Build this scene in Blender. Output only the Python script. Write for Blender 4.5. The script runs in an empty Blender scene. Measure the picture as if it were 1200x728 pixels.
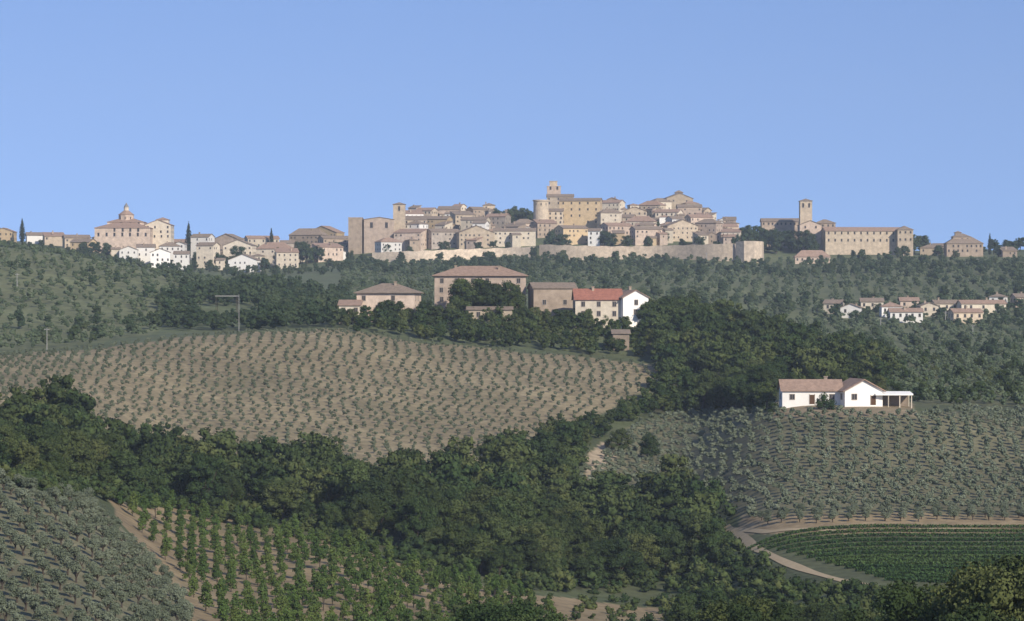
import bpy, math, random
import numpy as np
from mathutils import Vector
random.seed(7); rng=np.random.default_rng(7)
K=0.00029386; V0=364.0
scn=bpy.context.scene
COL=scn.collection
scn.view_settings.view_transform='Standard'
try: scn.view_settings.look='None'
except: pass
scn.view_settings.exposure=0

# ------------------------------------------------------------------ terrain
cols={
-300:[(350,735),(420,640),(480,560),(540,560),(600,545),(660,500),(720,460),(780,440),(850,425),(920,412),(1000,400),(1100,370),(1200,340),(1300,312),(1400,290),(1450,284),(1600,300),(1800,294),(2000,285),(2200,281),(2400,300)],
0:[(350,735),(420,640),(480,562),(540,560),(600,545),(660,500),(720,460),(780,440),(850,425),(920,412),(1000,400),(1100,370),(1200,340),(1300,312),(1400,292),(1450,287),(1600,300),(1800,294),(2000,287),(2200,281),(2400,300)],
100:[(350,745),(420,660),(480,595),(510,583),(540,575),(600,555),(660,515),(720,480),(780,450),(840,425),(900,408),(1000,396),(1100,370),(1200,345),(1300,318),(1400,302),(1600,305),(1800,305),(1950,302),(2050,293),(2200,286),(2400,300)],
200:[(350,775),(420,715),(480,680),(540,640),(600,593),(660,560),(720,520),(780,480),(840,435),(900,400),(940,393),(1000,391),(1100,375),(1200,350),(1300,332),(1400,324),(1600,325),(1800,322),(1950,318),(2050,305),(2200,292),(2400,300)],
300:[(350,790),(420,735),(480,690),(540,645),(600,603),(660,562),(720,520),(780,475),(840,435),(900,396),(950,387),(1000,387),(1100,372),(1200,355),(1300,344),(1400,338),(1600,335),(1800,328),(1950,320),(2050,308),(2200,288),(2400,300)],
400:[(350,795),(420,740),(480,690),(540,645),(600,604),(660,565),(720,522),(780,480),(840,440),(900,400),(940,386),(980,375),(1030,373),(1150,378),(1400,350),(1700,328),(1950,312),(2050,300),(2200,286),(2400,300)],
500:[(350,800),(420,745),(480,700),(540,660),(600,615),(660,573),(720,530),(780,490),(840,450),(900,412),(940,397),(980,376),(1020,371),(1150,388),(1300,380),(1600,340),(1900,317),(2000,307),(2060,292),(2200,266),(2300,262),(2500,300)],
600:[(350,800),(420,750),(480,715),(540,680),(600,630),(660,580),(720,530),(780,490),(840,450),(900,418),(940,403),(980,378),(1020,373),(1150,390),(1300,380),(1600,335),(1900,312),(2000,303),(2060,288),(2200,262),(2300,256),(2500,300)],
700:[(350,800),(420,765),(480,730),(540,700),(600,650),(660,600),(720,545),(780,500),(840,455),(900,427),(940,411),(980,385),(1020,378),(1150,395),(1300,385),(1600,335),(1900,312),(2000,303),(2060,286),(2200,260),(2300,250),(2500,300)],
800:[(350,800),(420,770),(480,745),(540,715),(600,672),(660,610),(720,560),(780,520),(840,480),(900,440),(940,408),(980,382),(1010,376),(1150,400),(1300,385),(1600,335),(1900,314),(2000,303),(2060,286),(2200,258),(2300,248),(2500,300)],
900:[(350,790),(420,755),(480,712),(540,658),(600,600),(660,540),(710,486),(725,474),(750,468),(840,450),(900,428),(960,402),(1000,405),(1100,412),(1300,395),(1600,350),(1900,318),(2000,306),(2060,292),(2200,278),(2300,276),(2500,300)],
1000:[(350,780),(420,740),(480,690),(540,648),(600,595),(660,540),(705,488),(720,476),(750,470),(840,456),(900,442),(960,430),(1050,424),(1200,400),(1400,382),(1600,350),(1800,325),(2000,303),(2100,290),(2250,288),(2500,310)],
1100:[(350,770),(420,735),(480,692),(540,648),(600,600),(660,548),(708,488),(722,478),(760,474),(840,461),(900,447),(1000,431),(1200,408),(1400,386),(1600,352),(1800,325),(2000,304),(2100,297),(2250,296),(2500,315)],
1200:[(350,765),(420,730),(480,690),(540,648),(600,602),(660,552),(720,500),(780,478),(840,465),(900,450),(1000,435),(1200,410),(1400,385),(1600,350),(1800,325),(2000,303),(2100,294),(2250,292),(2500,315)],
1500:[(350,765),(420,730),(480,690),(540,648),(600,602),(660,552),(720,500),(780,478),(840,465),(900,450),(1000,435),(1200,410),(1400,385),(1600,350),(1800,325),(2000,303),(2100,294),(2250,292),(2500,315)],
}
DG=np.arange(0,3605,5.0); PG=np.arange(-900,2101,10.0)
keys=sorted(cols)
Zc=[]
for c in keys:
    ds=[0,30,100,180,280]; zs=[-2.2,-6.0,-18.0,-30.0,-40.0]
    for d,v in cols[c]:
        ds.append(d); zs.append((V0-v)*K*d)
    ds+= [3000,3600]; zs+=[0,-20]
    Zc.append(np.interp(DG,ds,zs))
Zc=np.array(Zc)
ZG=np.empty((len(PG),len(DG)))
for j in range(len(DG)): ZG[:,j]=np.interp(PG,keys,Zc[:,j])
def smooth(A,n,ax):
    k=np.ones(2*n+1)/(2*n+1)
    P=np.pad(A,[(n,n) if a==ax else (0,0) for a in range(2)],mode='edge')
    return np.apply_along_axis(lambda m:np.convolve(m,k,'valid'),ax,P)
ZG=smooth(smooth(ZG,3,0),3,0); ZG=smooth(smooth(ZG,2,1),1,1)
def pxd(x,y):
    x=np.asarray(x,float); y=np.asarray(y,float)
    r=np.hypot(x,y); yy=np.where(y>r*0.3,y,np.maximum(r*0.3,1e-6))
    return 600+(x/yy)/K, r
def H(x,y):
    px,r=pxd(x,y)
    ca=1/np.sqrt(1+((np.clip(px,0,1200)-600)*K)**2)
    a=np.clip((px-PG[0])/10,0,len(PG)-1.001); b=np.clip(r/5,0,len(DG)-1.001)
    i=a.astype(int); j=b.astype(int); fa=a-i; fb=b-j
    z=(ZG[i,j]*(1-fa)+ZG[i+1,j]*fa)*(1-fb)+(ZG[i,j+1]*(1-fa)+ZG[i+1,j+1]*fa)*fb
    z=np.where(r>200,z*ca,z)
    z=z+0.35*np.sin(x*0.045+1.3)*np.cos(y*0.038)*np.clip((r-250)/200,0,1)
    return z
def h1(x,y): return float(H(np.array([x]),np.array([y]))[0])
def P(px,d):
    a=math.atan((px-600)*K); return d*math.sin(a), d*math.cos(a)
def rowof(x,y):
    px,r=pxd(x,y); z=H(x,y); return px,r,V0-z/(K*np.maximum(y,1))
def findpos(px,v,d0,d1):
    ds=np.arange(d0,d1,1.0); a=math.atan((px-600)*K)
    _,_,vv=rowof(ds*math.sin(a),ds*math.cos(a))
    j=int(np.argmin(np.abs(vv-v))); return P(px,float(ds[j]))
CM=np.maximum.accumulate(ZG[:,20:]/np.maximum(DG[20:],1),axis=1)
def visible(x,y,top):
    px,r=pxd(x,y); i=np.clip(((px+900)/10).astype(int),0,len(PG)-1); j=np.clip((r/5).astype(int)-22,0,CM.shape[1]-1)
    return (H(x,y)+top)/r>CM[i,j]
def inpoly(px,v,poly):
    px=np.asarray(px); ins=np.zeros(px.shape,bool); n=len(poly)
    for i in range(n):
        x1,y1=poly[i]; x2,y2=poly[(i+1)%n]
        if y1==y2: continue
        c=((y1>v)!=(y2>v))&(px<(x2-x1)*(v-y1)/(y2-y1)+x1)
        ins^=c
    return ins

# ------------------------------------------------------------------ materials
def newmat(name):
    m=bpy.data.materials.new(name); m.use_nodes=True
    nt=m.node_tree; b=nt.nodes['Principled BSDF']
    b.inputs['Roughness'].default_value=0.9
    b.inputs['Specular IOR Level'].default_value=0.15
    return m,nt,b
def N(nt,t,**kw):
    n=nt.nodes.new(t)
    for k,v in kw.items(): setattr(n,k,v)
    return n
def leafmat(name,c1,c2,c3,scale=0.5,hue=0.0):
    m,nt,b=newmat(name)
    oi=N(nt,'ShaderNodeObjectInfo'); at=N(nt,'ShaderNodeAttribute'); at.attribute_name='tint'
    ad=N(nt,'ShaderNodeMath',operation='ADD'); nt.links.new(oi.outputs['Random'],ad.inputs[0]); nt.links.new(at.outputs['Fac'],ad.inputs[1])
    fr=N(nt,'ShaderNodeMath',operation='FRACT'); nt.links.new(ad.outputs[0],fr.inputs[0])
    tc=N(nt,'ShaderNodeTexCoord'); no=N(nt,'ShaderNodeTexNoise'); no.inputs['Scale'].default_value=scale; no.inputs['Detail'].default_value=3
    nt.links.new(tc.outputs['Object'],no.inputs['Vector'])
    ge=N(nt,'ShaderNodeNewGeometry')
    mx=N(nt,'ShaderNodeMath',operation='MULTIPLY_ADD'); nt.links.new(fr.outputs[0],mx.inputs[0]); mx.inputs[1].default_value=0.6
    m2=N(nt,'ShaderNodeMath',operation='MULTIPLY_ADD'); nt.links.new(no.outputs['Fac'],m2.inputs[0]); m2.inputs[1].default_value=0.45
    m3=N(nt,'ShaderNodeMath',operation='MULTIPLY'); nt.links.new(ge.outputs['Random Per Island'],m3.inputs[0]); m3.inputs[1].default_value=0.2
    nt.links.new(m3.outputs[0],m2.inputs[2]); nt.links.new(m2.outputs[0],mx.inputs[2])
    cr=N(nt,'ShaderNodeValToRGB'); e=cr.color_ramp.elements
    e[0].position=0.2; e[0].color=(*c1,1); e[1].position=1.0; e[1].color=(*c3,1)
    k=cr.color_ramp.elements.new(0.6); k.color=(*c2,1)
    nt.links.new(mx.outputs[0],cr.inputs[0])
    out=cr.outputs[0]
    if hue:
        m5=N(nt,'ShaderNodeMath',operation='MULTIPLY'); nt.links.new(fr.outputs[0],m5.inputs[0]); m5.inputs[1].default_value=7.31
        f5=N(nt,'ShaderNodeMath',operation='FRACT'); nt.links.new(m5.outputs[0],f5.inputs[0])
        mr=N(nt,'ShaderNodeMapRange'); mr.inputs['To Min'].default_value=.5-hue*.6; mr.inputs['To Max'].default_value=.5+hue
        nt.links.new(f5.outputs[0],mr.inputs['Value'])
        hs=N(nt,'ShaderNodeHueSaturation'); nt.links.new(mr.outputs[0],hs.inputs['Hue']); nt.links.new(out,hs.inputs['Color']); out=hs.outputs[0]
    nt.links.new(out,b.inputs['Base Color'])
    return m
M={}
M['oak']=leafmat('oak_leaves',(0.020,0.034,0.012),(0.040,0.060,0.019),(0.086,0.104,0.034),hue=.022)
M['oakhaze']=leafmat('haze_tinted_oak_leaves',(0.028,0.046,0.021),(0.044,0.067,0.031),(0.074,0.096,0.044),hue=.02)  # bluer copy of the oak greens, distance haze mixed into the leaf colour
M['olive']=leafmat('olive_leaves',(0.092,0.112,0.070),(0.130,0.152,0.098),(0.175,0.196,0.132))
M['olivef']=leafmat('young_olive_leaves',(0.078,0.094,0.056),(0.105,0.125,0.076),(0.14,0.16,0.105))
M['oliveg']=leafmat('distant_olive_leaves',(0.060,0.086,0.044),(0.086,0.115,0.060),(0.122,0.150,0.084))
M['young']=leafmat('walnut_leaves',(0.042,0.076,0.018),(0.070,0.108,0.026),(0.110,0.144,0.038),hue=.01)
M['cyp']=leafmat('cypress_leaves',(0.018,0.030,0.020),(0.026,0.040,0.024),(0.036,0.05,0.028))
M['vine']=leafmat('vine_leaves',(0.030,0.064,0.020),(0.046,0.088,0.026),(0.070,0.112,0.034))
m,nt,b=newmat('bark'); b.inputs['Base Color'].default_value=(0.07,0.055,0.042,1); M['bark']=m
def wallmat(name,c,var=0.25,rough=0.9):
    m,nt,b=newmat(name)
    tc=N(nt,'ShaderNodeTexCoord'); no=N(nt,'ShaderNodeTexNoise'); no.inputs['Scale'].default_value=0.4; no.inputs['Detail'].default_value=10; no.inputs['Roughness'].default_value=0.72
    nt.links.new(tc.outputs['Object'],no.inputs['Vector'])
    oi=N(nt,'ShaderNodeObjectInfo')
    cr=N(nt,'ShaderNodeValToRGB'); e=cr.color_ramp.elements
    e[0].position=0.3; e[0].color=tuple(x*(1-var) for x in c)+(1,); e[1].position=0.7; e[1].color=tuple(min(1,x*(1+var*0.6)) for x in c)+(1,)
    nt.links.new(no.outputs['Fac'],cr.inputs[0])
    hs=N(nt,'ShaderNodeHueSaturation'); mr=N(nt,'ShaderNodeMapRange'); mr.inputs['To Min'].default_value=0.76; mr.inputs['To Max'].default_value=1.22
    nt.links.new(oi.outputs['Random'],mr.inputs['Value']); nt.links.new(mr.outputs[0],hs.inputs['Value'])
    nt.links.new(cr.outputs[0],hs.inputs['Color']); nt.links.new(hs.outputs[0],b.inputs['Base Color'])
    return m
W={'pink':wallmat('pink_stone',(0.53,0.42,0.33),.35),'tan':wallmat('tan_stone',(0.50,0.41,0.30),.35),'brown':wallmat('brown_stone',(0.36,0.285,0.215),.35),
'cream':wallmat('cream_plaster',(0.62,0.54,0.42)),'white':wallmat('white_plaster',(0.78,0.75,0.69),0.08),'ochre':wallmat('ochre_plaster',(0.54,0.41,0.25)),
'grey':wallmat('grey_stone',(0.42,0.36,0.30),.35),'city':wallmat('city_wall_stone',(0.57,0.47,0.36),0.4)}
def roofmat(name,c):
    m,nt,b=newmat(name)
    tc=N(nt,'ShaderNodeTexCoord'); no=N(nt,'ShaderNodeTexNoise'); no.inputs['Scale'].default_value=0.9; no.inputs['Detail'].default_value=8; no.inputs['Roughness'].default_value=0.75
    nt.links.new(tc.outputs['Object'],no.inputs['Vector'])
    cr=N(nt,'ShaderNodeValToRGB'); e=cr.color_ramp.elements
    e[0].position=0.3; e[0].color=tuple(x*0.6 for x in c)+(1,); e[1].position=0.75; e[1].color=tuple(x*1.3 for x in c)+(1,)
    nt.links.new(no.outputs['Fac'],cr.inputs[0])
    wv=N(nt,'ShaderNodeTexWave'); wv.bands_direction='X'; wv.inputs['Scale'].default_value=1.4; wv.inputs['Distortion'].default_value=0.4
    nt.links.new(tc.outputs['Object'],wv.inputs['Vector'])
    mx=N(nt,'ShaderNodeMix',data_type='RGBA',blend_type='MULTIPLY'); mx.inputs[0].default_value=0.35
    nt.links.new(cr.outputs[0],mx.inputs[6]); nt.links.new(wv.outputs['Color'],mx.inputs[7])
    nt.links.new(mx.outputs[2],b.inputs['Base Color'])
    return m
R={'tile':roofmat('weathered_roof_tiles',(0.32,0.25,0.19)),'red':roofmat('red_roof_tiles',(0.42,0.18,0.125)),'pinkr':roofmat('pink_roof_tiles',(0.42,0.29,0.215)),
'lead':roofmat('grey_lead',(0.28,0.27,0.26))}
m,nt,b=newmat('window_glass'); b.inputs['Base Color'].default_value=(0.05,0.048,0.05,1); b.inputs['Roughness'].default_value=0.3; M['pane']=m
m,nt,b=newmat('window_frame'); b.inputs['Base Color'].default_value=(0.35,0.30,0.25,1); M['frame']=m
m,nt,b=newmat('door_wood'); b.inputs['Base Color'].default_value=(0.10,0.055,0.03,1); M['door']=m
m,nt,b=newmat('pole_metal'); b.inputs['Base Color'].default_value=(0.32,0.31,0.29,1); M['pole']=m

# ------------------------------------------------------------------ mesh helpers
def mesh(name,verts,faces,mats,idx=None,smooth=False):
    me=bpy.data.meshes.new(name); me.from_pydata([tuple(v) for v in verts],[],[tuple(f) for f in faces])
    for mm in mats: me.materials.append(mm)
    if idx is not None: me.polygons.foreach_set('material_index',np.array(idx,dtype=np.int32))
    if smooth: me.polygons.foreach_set('use_smooth',np.ones(len(me.polygons),bool))
    me.update(); return me
def quadmesh(name,V,F,mats,tint=None):
    me=bpy.data.meshes.new(name); V=np.asarray(V,np.float32); F=np.asarray(F,np.int32)
    me.vertices.add(len(V)); me.vertices.foreach_set('co',V.ravel())
    me.loops.add(F.size); me.loops.foreach_set('vertex_index',F.ravel())
    me.polygons.add(len(F)); me.polygons.foreach_set('loop_start',np.arange(0,F.size,4,dtype=np.int32))
    try: me.polygons.foreach_set('loop_total',np.full(len(F),4,np.int32))
    except Exception: pass
    for mm in mats: me.materials.append(mm)
    if tint is not None:
        a=me.attributes.new('tint','FLOAT','POINT'); a.data.foreach_set('value',np.asarray(tint,np.float32))
    me.update(calc_edges=True); return me
def obj(name,me,loc=(0,0,0),rotz=0,scale=None,parent=None):
    o=bpy.data.objects.new(name,me); o.location=loc; o.rotation_euler=(0,0,rotz)
    if scale is not None: o.scale=scale
    if parent is not None: o.parent=parent
    COL.objects.link(o); return o
def tag(o,label,cat,group=None):
    o['label']=label; o['category']=cat
    if group: o['group']=group
def box(x0,x1,y0,y1,z0,z1):
    v=[(x0,y0,z0),(x1,y0,z0),(x1,y1,z0),(x0,y1,z0),(x0,y0,z1),(x1,y0,z1),(x1,y1,z1),(x0,y1,z1)]
    f=[(0,3,2,1),(4,5,6,7),(0,1,5,4),(1,2,6,5),(2,3,7,6),(3,0,4,7)]
    return v,f
def join(parts):
    V=[];F=[]
    for v,f in parts:
        o=len(V); V+=list(v); F+=[tuple(i+o for i in q) for q in f]
    return V,F
def prism(prof,a0,a1,axis='x'):
    n=len(prof)
    V=[(a0,p,q) for p,q in prof]+[(a1,p,q) for p,q in prof]
    if axis=='y': V=[(y,x,z) for x,y,z in V]
    F=[tuple(range(n))[::-1],tuple(range(n,2*n))]+[(i,(i+1)%n,n+(i+1)%n,n+i) for i in range(n)]
    if axis=='y': F=[f[::-1] for f in F]
    return V,F
def ngon(cx,cy,r0,r1,z0,z1,n=8,ph=None):
    ph=math.pi/n if ph is None else ph
    V=[(cx+r*math.cos(2*math.pi*i/n+ph),cy+r*math.sin(2*math.pi*i/n+ph),z) for r,z in((r0,z0),(r1,z1)) for i in range(n)]
    F=[tuple(range(n))[::-1],tuple(range(n,2*n))]+[(i,(i+1)%n,n+(i+1)%n,n+i) for i in range(n)]
    return V,F
v,f=join([box(-.5,.5,-.03,.03,0,1),box(-.6,.6,-.14,.03,-.1,-.003)]); WIN=mesh('window',v,f,[M['pane'],M['frame']],[0]*6+[1]*6)
v,f=join([box(-.5,.5,-.03,.03,0,1),box(-.62,-.503,-.09,.03,-.1,1.1),box(.503,.62,-.09,.03,-.1,1.1),box(-.5,.5,-.09,.03,1.003,1.1),box(-.5,.5,-.13,.03,-.1,-.003),box(-.03,.03,-.06,.0,0.01,.99)])
WINF=mesh('framed_window',v,f,[M['pane'],M['frame']],[0]*6+[1]*30)
v,f=join([box(-.5,.5,-.05,.03,0,1),box(-.6,-.503,-.1,.03,0,1.08),box(.503,.6,-.1,.03,0,1.08)]); DOOR=mesh('door',v,f,[M['door'],M['frame']],[0]*6+[1]*12)
v,f=join([box(-.4,.4,-.4,.4,-1.0,1.2),box(-.55,.55,-.55,.55,1.203,1.4)]); CHIM=mesh('chimney',v,f,[W['brown']])

# ------------------------------------------------------------------ buildings
def roofgeo(kind,w,dp,rise,o=0.5,t=0.25):
    if kind=='gx':
        e=dp/2+o; s=rise/(dp/2); ze=-o*s+.02
        return prism([(-e,ze),(0,rise+.02),(e,ze),(e,ze+t),(0,rise+t+.02),(-e,ze+t)],-w/2-o,w/2+o,'x')
    if kind=='gy':
        e=w/2+o; s=rise/(w/2); ze=-o*s+.02
        return prism([(-e,ze),(0,rise+.02),(e,ze),(e,ze+t),(0,rise+t+.02),(-e,ze+t)],-dp/2-o,dp/2+o,'y')
    if kind=='shed':
        e=dp/2+o; s=rise/dp
        return prism([(-e,-o*s+.02),(e,rise+o*s+.02),(e,rise+o*s+t),(-e,-o*s+t)],-w/2-o,w/2+o,'x')
    if kind=='hip':
        a=w/2+o; b=dp/2+o
        if w>=dp: r=[(-(w-dp)/2-.1,0,rise+t),((w-dp)/2+.1,0,rise+t)]
        else: r=[(0,-(dp-w)/2-.1,rise+t),(0,(dp-w)/2+.1,rise+t)]
        V=[(-a,-b,.02),(a,-b,.02),(a,b,.02),(-a,b,.02),(-a,-b,t),(a,-b,t),(a,b,t),(-a,b,t)]+r
        F=[(3,2,1,0),(0,1,5,4),(1,2,6,5),(2,3,7,6),(3,0,4,7)]
        if w>=dp: F+=[(4,5,9,8),(5,6,9),(6,7,8,9),(7,4,8)]
        else: F+=[(4,5,8),(5,6,9,8),(6,7,9),(7,4,8,9)]
        return V,F
    return box(-w/2-.2,w/2+.2,-dp/2-.2,dp/2+.2,.02,.45)
def wallgeo(kind,w,dp,h,rise,base):
    if kind=='gx': return prism([(-dp/2,-base),(dp/2,-base),(dp/2,h),(0,h+rise),(-dp/2,h)],-w/2,w/2,'x')
    if kind=='gy': return prism([(-w/2,-base),(w/2,-base),(w/2,h),(0,h+rise),(-w/2,h)],-dp/2,dp/2,'y')
    if kind=='shed': return prism([(-dp/2,-base),(dp/2,-base),(dp/2,h+rise),(-dp/2,h)],-w/2,w/2,'x')
    return box(-w/2,w/2,-dp/2,dp/2,-base,h)
nb=0
def building(name,label,cat,blocks,group=None):
    global nb; nb+=1
    b0=blocks[0]; X,Y=P((b0['px0']+b0['px1'])/2,b0['d']); Z=h1(X,Y)
    E=obj(name,None,(X,Y,Z)); E.empty_display_size=2; tag(E,label,cat,group)
    for b in blocks:
        pc=(b['px0']+b['px1'])/2; d=b['d']; x,y=P(pc,d); zg=h1(x,y)
        w=(b['px1']-b['px0'])*K*d; rot=b.get('rot',0); dp=b.get('dp',min(w,11))
        if rot: w=w/(abs(math.cos(rot))+0.55*abs(math.sin(rot)))
        ze=(V0-b['ve'])*K*y; hgt=max(ze-zg,b.get('hmin',4.0))
        kind=b.get('roof','gx'); rise=b.get('rise',0.19*(dp if kind in('gx','shed') else w))
        if kind=='shed': rise=b.get('rise',0.25*dp)
        loc=(x-X,y-Y,zg-Z)
        wm=W[b.get('wall','tan')]; rm=R[b.get('rf','tile')]
        base=b.get('base',5)
        if kind in('cyl','cylflat'):
            r=w/2; n=b.get('n',8)
            vv,ff=ngon(0,0,r,r,-base,hgt,n); wo=obj(b.get('pname','wall'),mesh('wall',vv,ff,[wm]),loc,rot,parent=E)
            if kind=='cyl': vv,ff=ngon(0,0,r*1.08,b.get('rtop',0.1)*r,.02,rise,n)
            else: vv,ff=join([ngon(0,0,r*1.1,r*1.1,.02,1.0,n)]+[])
            obj(b.get('rname','roof'),mesh('roof',vv,ff,[rm if kind=='cyl' else wm]),(loc[0],loc[1],loc[2]+hgt),rot,parent=E)
            if b.get('win',1):
                for a in (-2.3,-1.57,-.85):
                    obj('window',WIN,(loc[0]+r*.98*math.cos(a),loc[1]+r*.98*math.sin(a),loc[2]+hgt-3),a+math.pi/2,(0.8,3,1.6),E)
            continue
        vv,ff=wallgeo(kind,w,dp,hgt,rise,base); wo=obj(b.get('pname','wall'),mesh('wall',vv,ff,[wm]),loc,rot,parent=E)
        vv,ff=roofgeo(kind,w,dp,rise,b.get('o',0.5)); 
        ro=obj(b.get('rname','roof'),mesh('roof',vv,ff,[rm if kind!='flat' else wm]),(loc[0],loc[1],loc[2]+hgt),rot,parent=E)
        if b.get('chim',0):
            for c in range(b['chim']):
                cx=random.uniform(-.35,.35)*w; cy=random.uniform(-.25,.25)*dp
                zz=rise*(1-abs(cy)/(dp/2)) if kind in('gx','hip') else rise*(1-abs(cx)/(w/2))
                obj('chimney',CHIM,(cx,cy,max(zz,0)+.2),0,parent=ro)
        if b.get('win',1):
            near=b.get('near',0); ww,wh=b.get('ws',(1.15,1.6)); cr,sr=math.cos(rot),math.sin(rot)
            me=WINF if near else WIN; fh=b.get('fh',3.2); skip=b.get('skip',0.18)
            rows=[]; zz=hgt-b.get('wtop',2.4)
            while zz>0.7 and len(rows)<b.get('rows',4): rows.append(zz); zz-=fh
            faces=[('f',w)]
            if dp>4: faces+=[('r',dp),('l',dp)]
            for fc,L in faces:
                nc=max(1,int((L-1.2)/b.get('sp',2.9))); nc=min(nc,18)
                for rI,zz in enumerate(rows):
                    for c in range(nc):
                        if random.random()<skip: continue
                        u=(c+.5)/nc*L-L/2+ (random.uniform(-.3,.3) if skip>0.1 else 0)
                        if fc=='f': lx,ly,a=u,-dp/2-.01,0
                        elif fc=='r': lx,ly,a=w/2+.01,u,math.pi/2
                        else: lx,ly,a=-w/2-.01,u,-math.pi/2
                        door=(near and zz<3.4 and rI==len(rows)-1 and c==nc//2 and fc=='f')
                        if door: obj('door',DOOR,(loc[0]+lx*cr-ly*sr,loc[1]+lx*sr+ly*cr,loc[2]+.05),rot+a,(1.2,1,2.3),E)
                        else: obj('window',me,(loc[0]+lx*cr-ly*sr,loc[1]+lx*sr+ly*cr,loc[2]+zz),rot+a,(ww,1,wh),E)
    return E
GT='houses of the hilltop town'
names={'pink':'pinkish stone','tan':'tan stone','brown':'brown stone','cream':'cream plastered','white':'white plastered','ochre':'ochre plastered','grey':'grey stone'}
rn={'gx':'long tiled pitched roof','gy':'gabled tiled roof','hip':'hipped tiled roof','flat':'flat parapet roof','shed':'single-pitch tiled roof'}
def th(px0,px1,ve,d,wall=None,roof=None,**kw):
    wall=wall or random.choice(['pink','tan','pink','brown','cream','cream','white','ochre','grey','tan','pink'])
    roof=roof or random.choice(['gx','gx','gy','hip','gx','shed'])
    rf=kw.pop('rf',random.choice(['tile','tile','pinkr']))
    rot=kw.pop('rot',random.uniform(-.6,.6))
    building('town_house',f"{names[wall]} town house with {rn[roof]} on the hill",'house',[dict(px0=px0,px1=px1,ve=ve,d=d,wall=wall,roof=roof,rf=rf,rot=rot,chim=random.choice([0,1,1]),skip=random.choice([.15,.35,.5]),ws=(random.choice([.9,1.1]),random.choice([1.2,1.5])),**kw)],GT)
# left district
for a in [(-60,-35,276,2120),(-38,-8,274,2130),(-6,18,272,2100),(30,52,276,2120),(50,76,277,2100),(73,106,279,2070),(84,112,284,2000),
 (225,250,278,2060,'white'),(232,256,288,1990,'cream'),(252,285,280,2110),(262,300,288,2030,'cream'),(286,328,280,2130),(268,306,305,1950,'white'),
 (300,345,292,2010),(322,350,296,1970,'cream'),(338,385,276,2150,'brown'),(358,405,273,2190),(372,412,280,2110,'brown'),(366,402,290,2010,'pink'),(200,226,284,2100,'pink')]: th(*a)
for a in [(140,162,293,1965),(160,182,290,1978),(176,200,296,1955),(186,212,289,1975),(204,222,298,1955),(205,218,286,2010)]: th(*a[:4],'white',random.choice(['hip','gx','gy']),rot=random.uniform(-.2,.2))
# middle cluster
for a in [(476,500,263,2090),(472,496,251,2200),(488,512,247,2230),(500,530,257,2140),(513,540,246,2240),(528,556,252,2170),(540,575,258,2110,'cream'),(547,578,246,2250),
 (570,598,254,2160),(462,500,273,2060,'pink'),(498,540,272,2065,'grey'),(534,580,273,2060,'tan'),(578,628,271,2065,'cream'),(600,628,262,2120),(555,572,262,2095,'white'),(440,470,284,2035),
 (590,615,266,2090),(512,528,264,2100,'cream'),(480,492,244,2235),(532,545,242,2250),(566,580,241,2255)]: th(*a)
# right cluster
for a in [(703,732,238,2220),(700,728,250,2130,'cream'),(703,742,265,2075,'pink'),(730,758,248,2170),(733,770,260,2115,'cream'),(748,780,241,2240,'tan'),(760,786,237,2260,'cream'),(777,812,233,2280,'tan'),
 (768,800,249,2170),(793,822,243,2210),(803,835,255,2150,'pink'),(777,818,265,2085,'tan'),(815,846,262,2095,'pink'),(834,864,266,2125),(846,872,272,2065,'cream'),(738,776,269,2060),
 (722,745,255,2140),(812,832,247,2240),(650,690,268,2065,'ochre'),(690,706,271,2055),(626,652,262,2110,'brown'),(750,765,264,2088,'cream'),(782,800,257,2130,'white'),
 (800,818,239,2265,'cream'),(712,724,234,2240),(736,748,241,2230,'cream'),(824,838,253,2200,'cream')]: th(*a)
# small infill houses
for i in range(140):
    px=random.choice([random.uniform(470,630),random.uniform(700,865),random.uniform(700,865)]); d=random.uniform(2050,2240)
    x,y=P(px,d); zg=h1(x,y); w=random.uniform(8,16); hh=random.uniform(5,9)
    th(px-w/2,px+w/2,V0-(zg+hh)/(K*y),d)
for i in range(34):
    px=random.uniform(112,410); d=random.uniform(1960,2180)
    x,y=P(px,d); zg=h1(x,y); w=random.uniform(9,18); hh=random.uniform(5,7.5)
    th(px-w/2,px+w/2,V0-(zg+hh)/(K*y),d,random.choice(['pink','cream','cream','brown','white','grey']))
for a in [(1078,1100,291,2060,'tan'),(1092,1112,289,2080,'pink'),(1172,1190,296,2030,'brown')]: th(*a)
building('villa','brown stone villa with stepped tiled roofs and turret','house',[dict(px0=1108,px1=1150,ve=286,d=2040,wall='brown',roof='hip',dp=14),dict(px0=1116,px1=1136,ve=278,d=2042,wall='brown',roof='hip',dp=9),dict(px0=1119,px1=1126,ve=273,d=2044,wall='brown',roof='hip',dp=4,rise=1,win=0)])
# domed church
building('church','pinkish domed church with lantern above tiled side roofs','church',[
 dict(px0=114,px1=178,ve=268,d=2040,wall='pink',roof='hip',dp=24,rf='pinkr',rise=4,rows=2,sp=5,ws=(1.4,2.4)),
 dict(px0=128,px1=170,ve=261,d=2048,wall='pink',roof='hip',dp=18,rf='pinkr',rise=3,rows=1,sp=5,ws=(1.4,2.2)),
 dict(px0=139,px1=157,ve=252,d=2048,wall='pink',roof='cyl',rf='pinkr',n=10,rise=3.2,rtop=.3,pname='dome_drum',rname='dome_roof'),
 dict(px0=145,px1=151,ve=243,d=2048,wall='cream',roof='cyl',rf='lead',n=8,rise=3.2,rtop=.05,pname='lantern',rname='lantern_roof',win=0,base=-25,hmin=30),
 dict(px0=172,px1=202,ve=264,d=2050,wall='cream',roof='gy',dp=20,rf='pinkr',rows=3,sp=4),
 dict(px0=184,px1=198,ve=258,d=2065,wall='cream',roof='hip',dp=8,rf='pinkr',rows=1,sp=4)])
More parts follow.
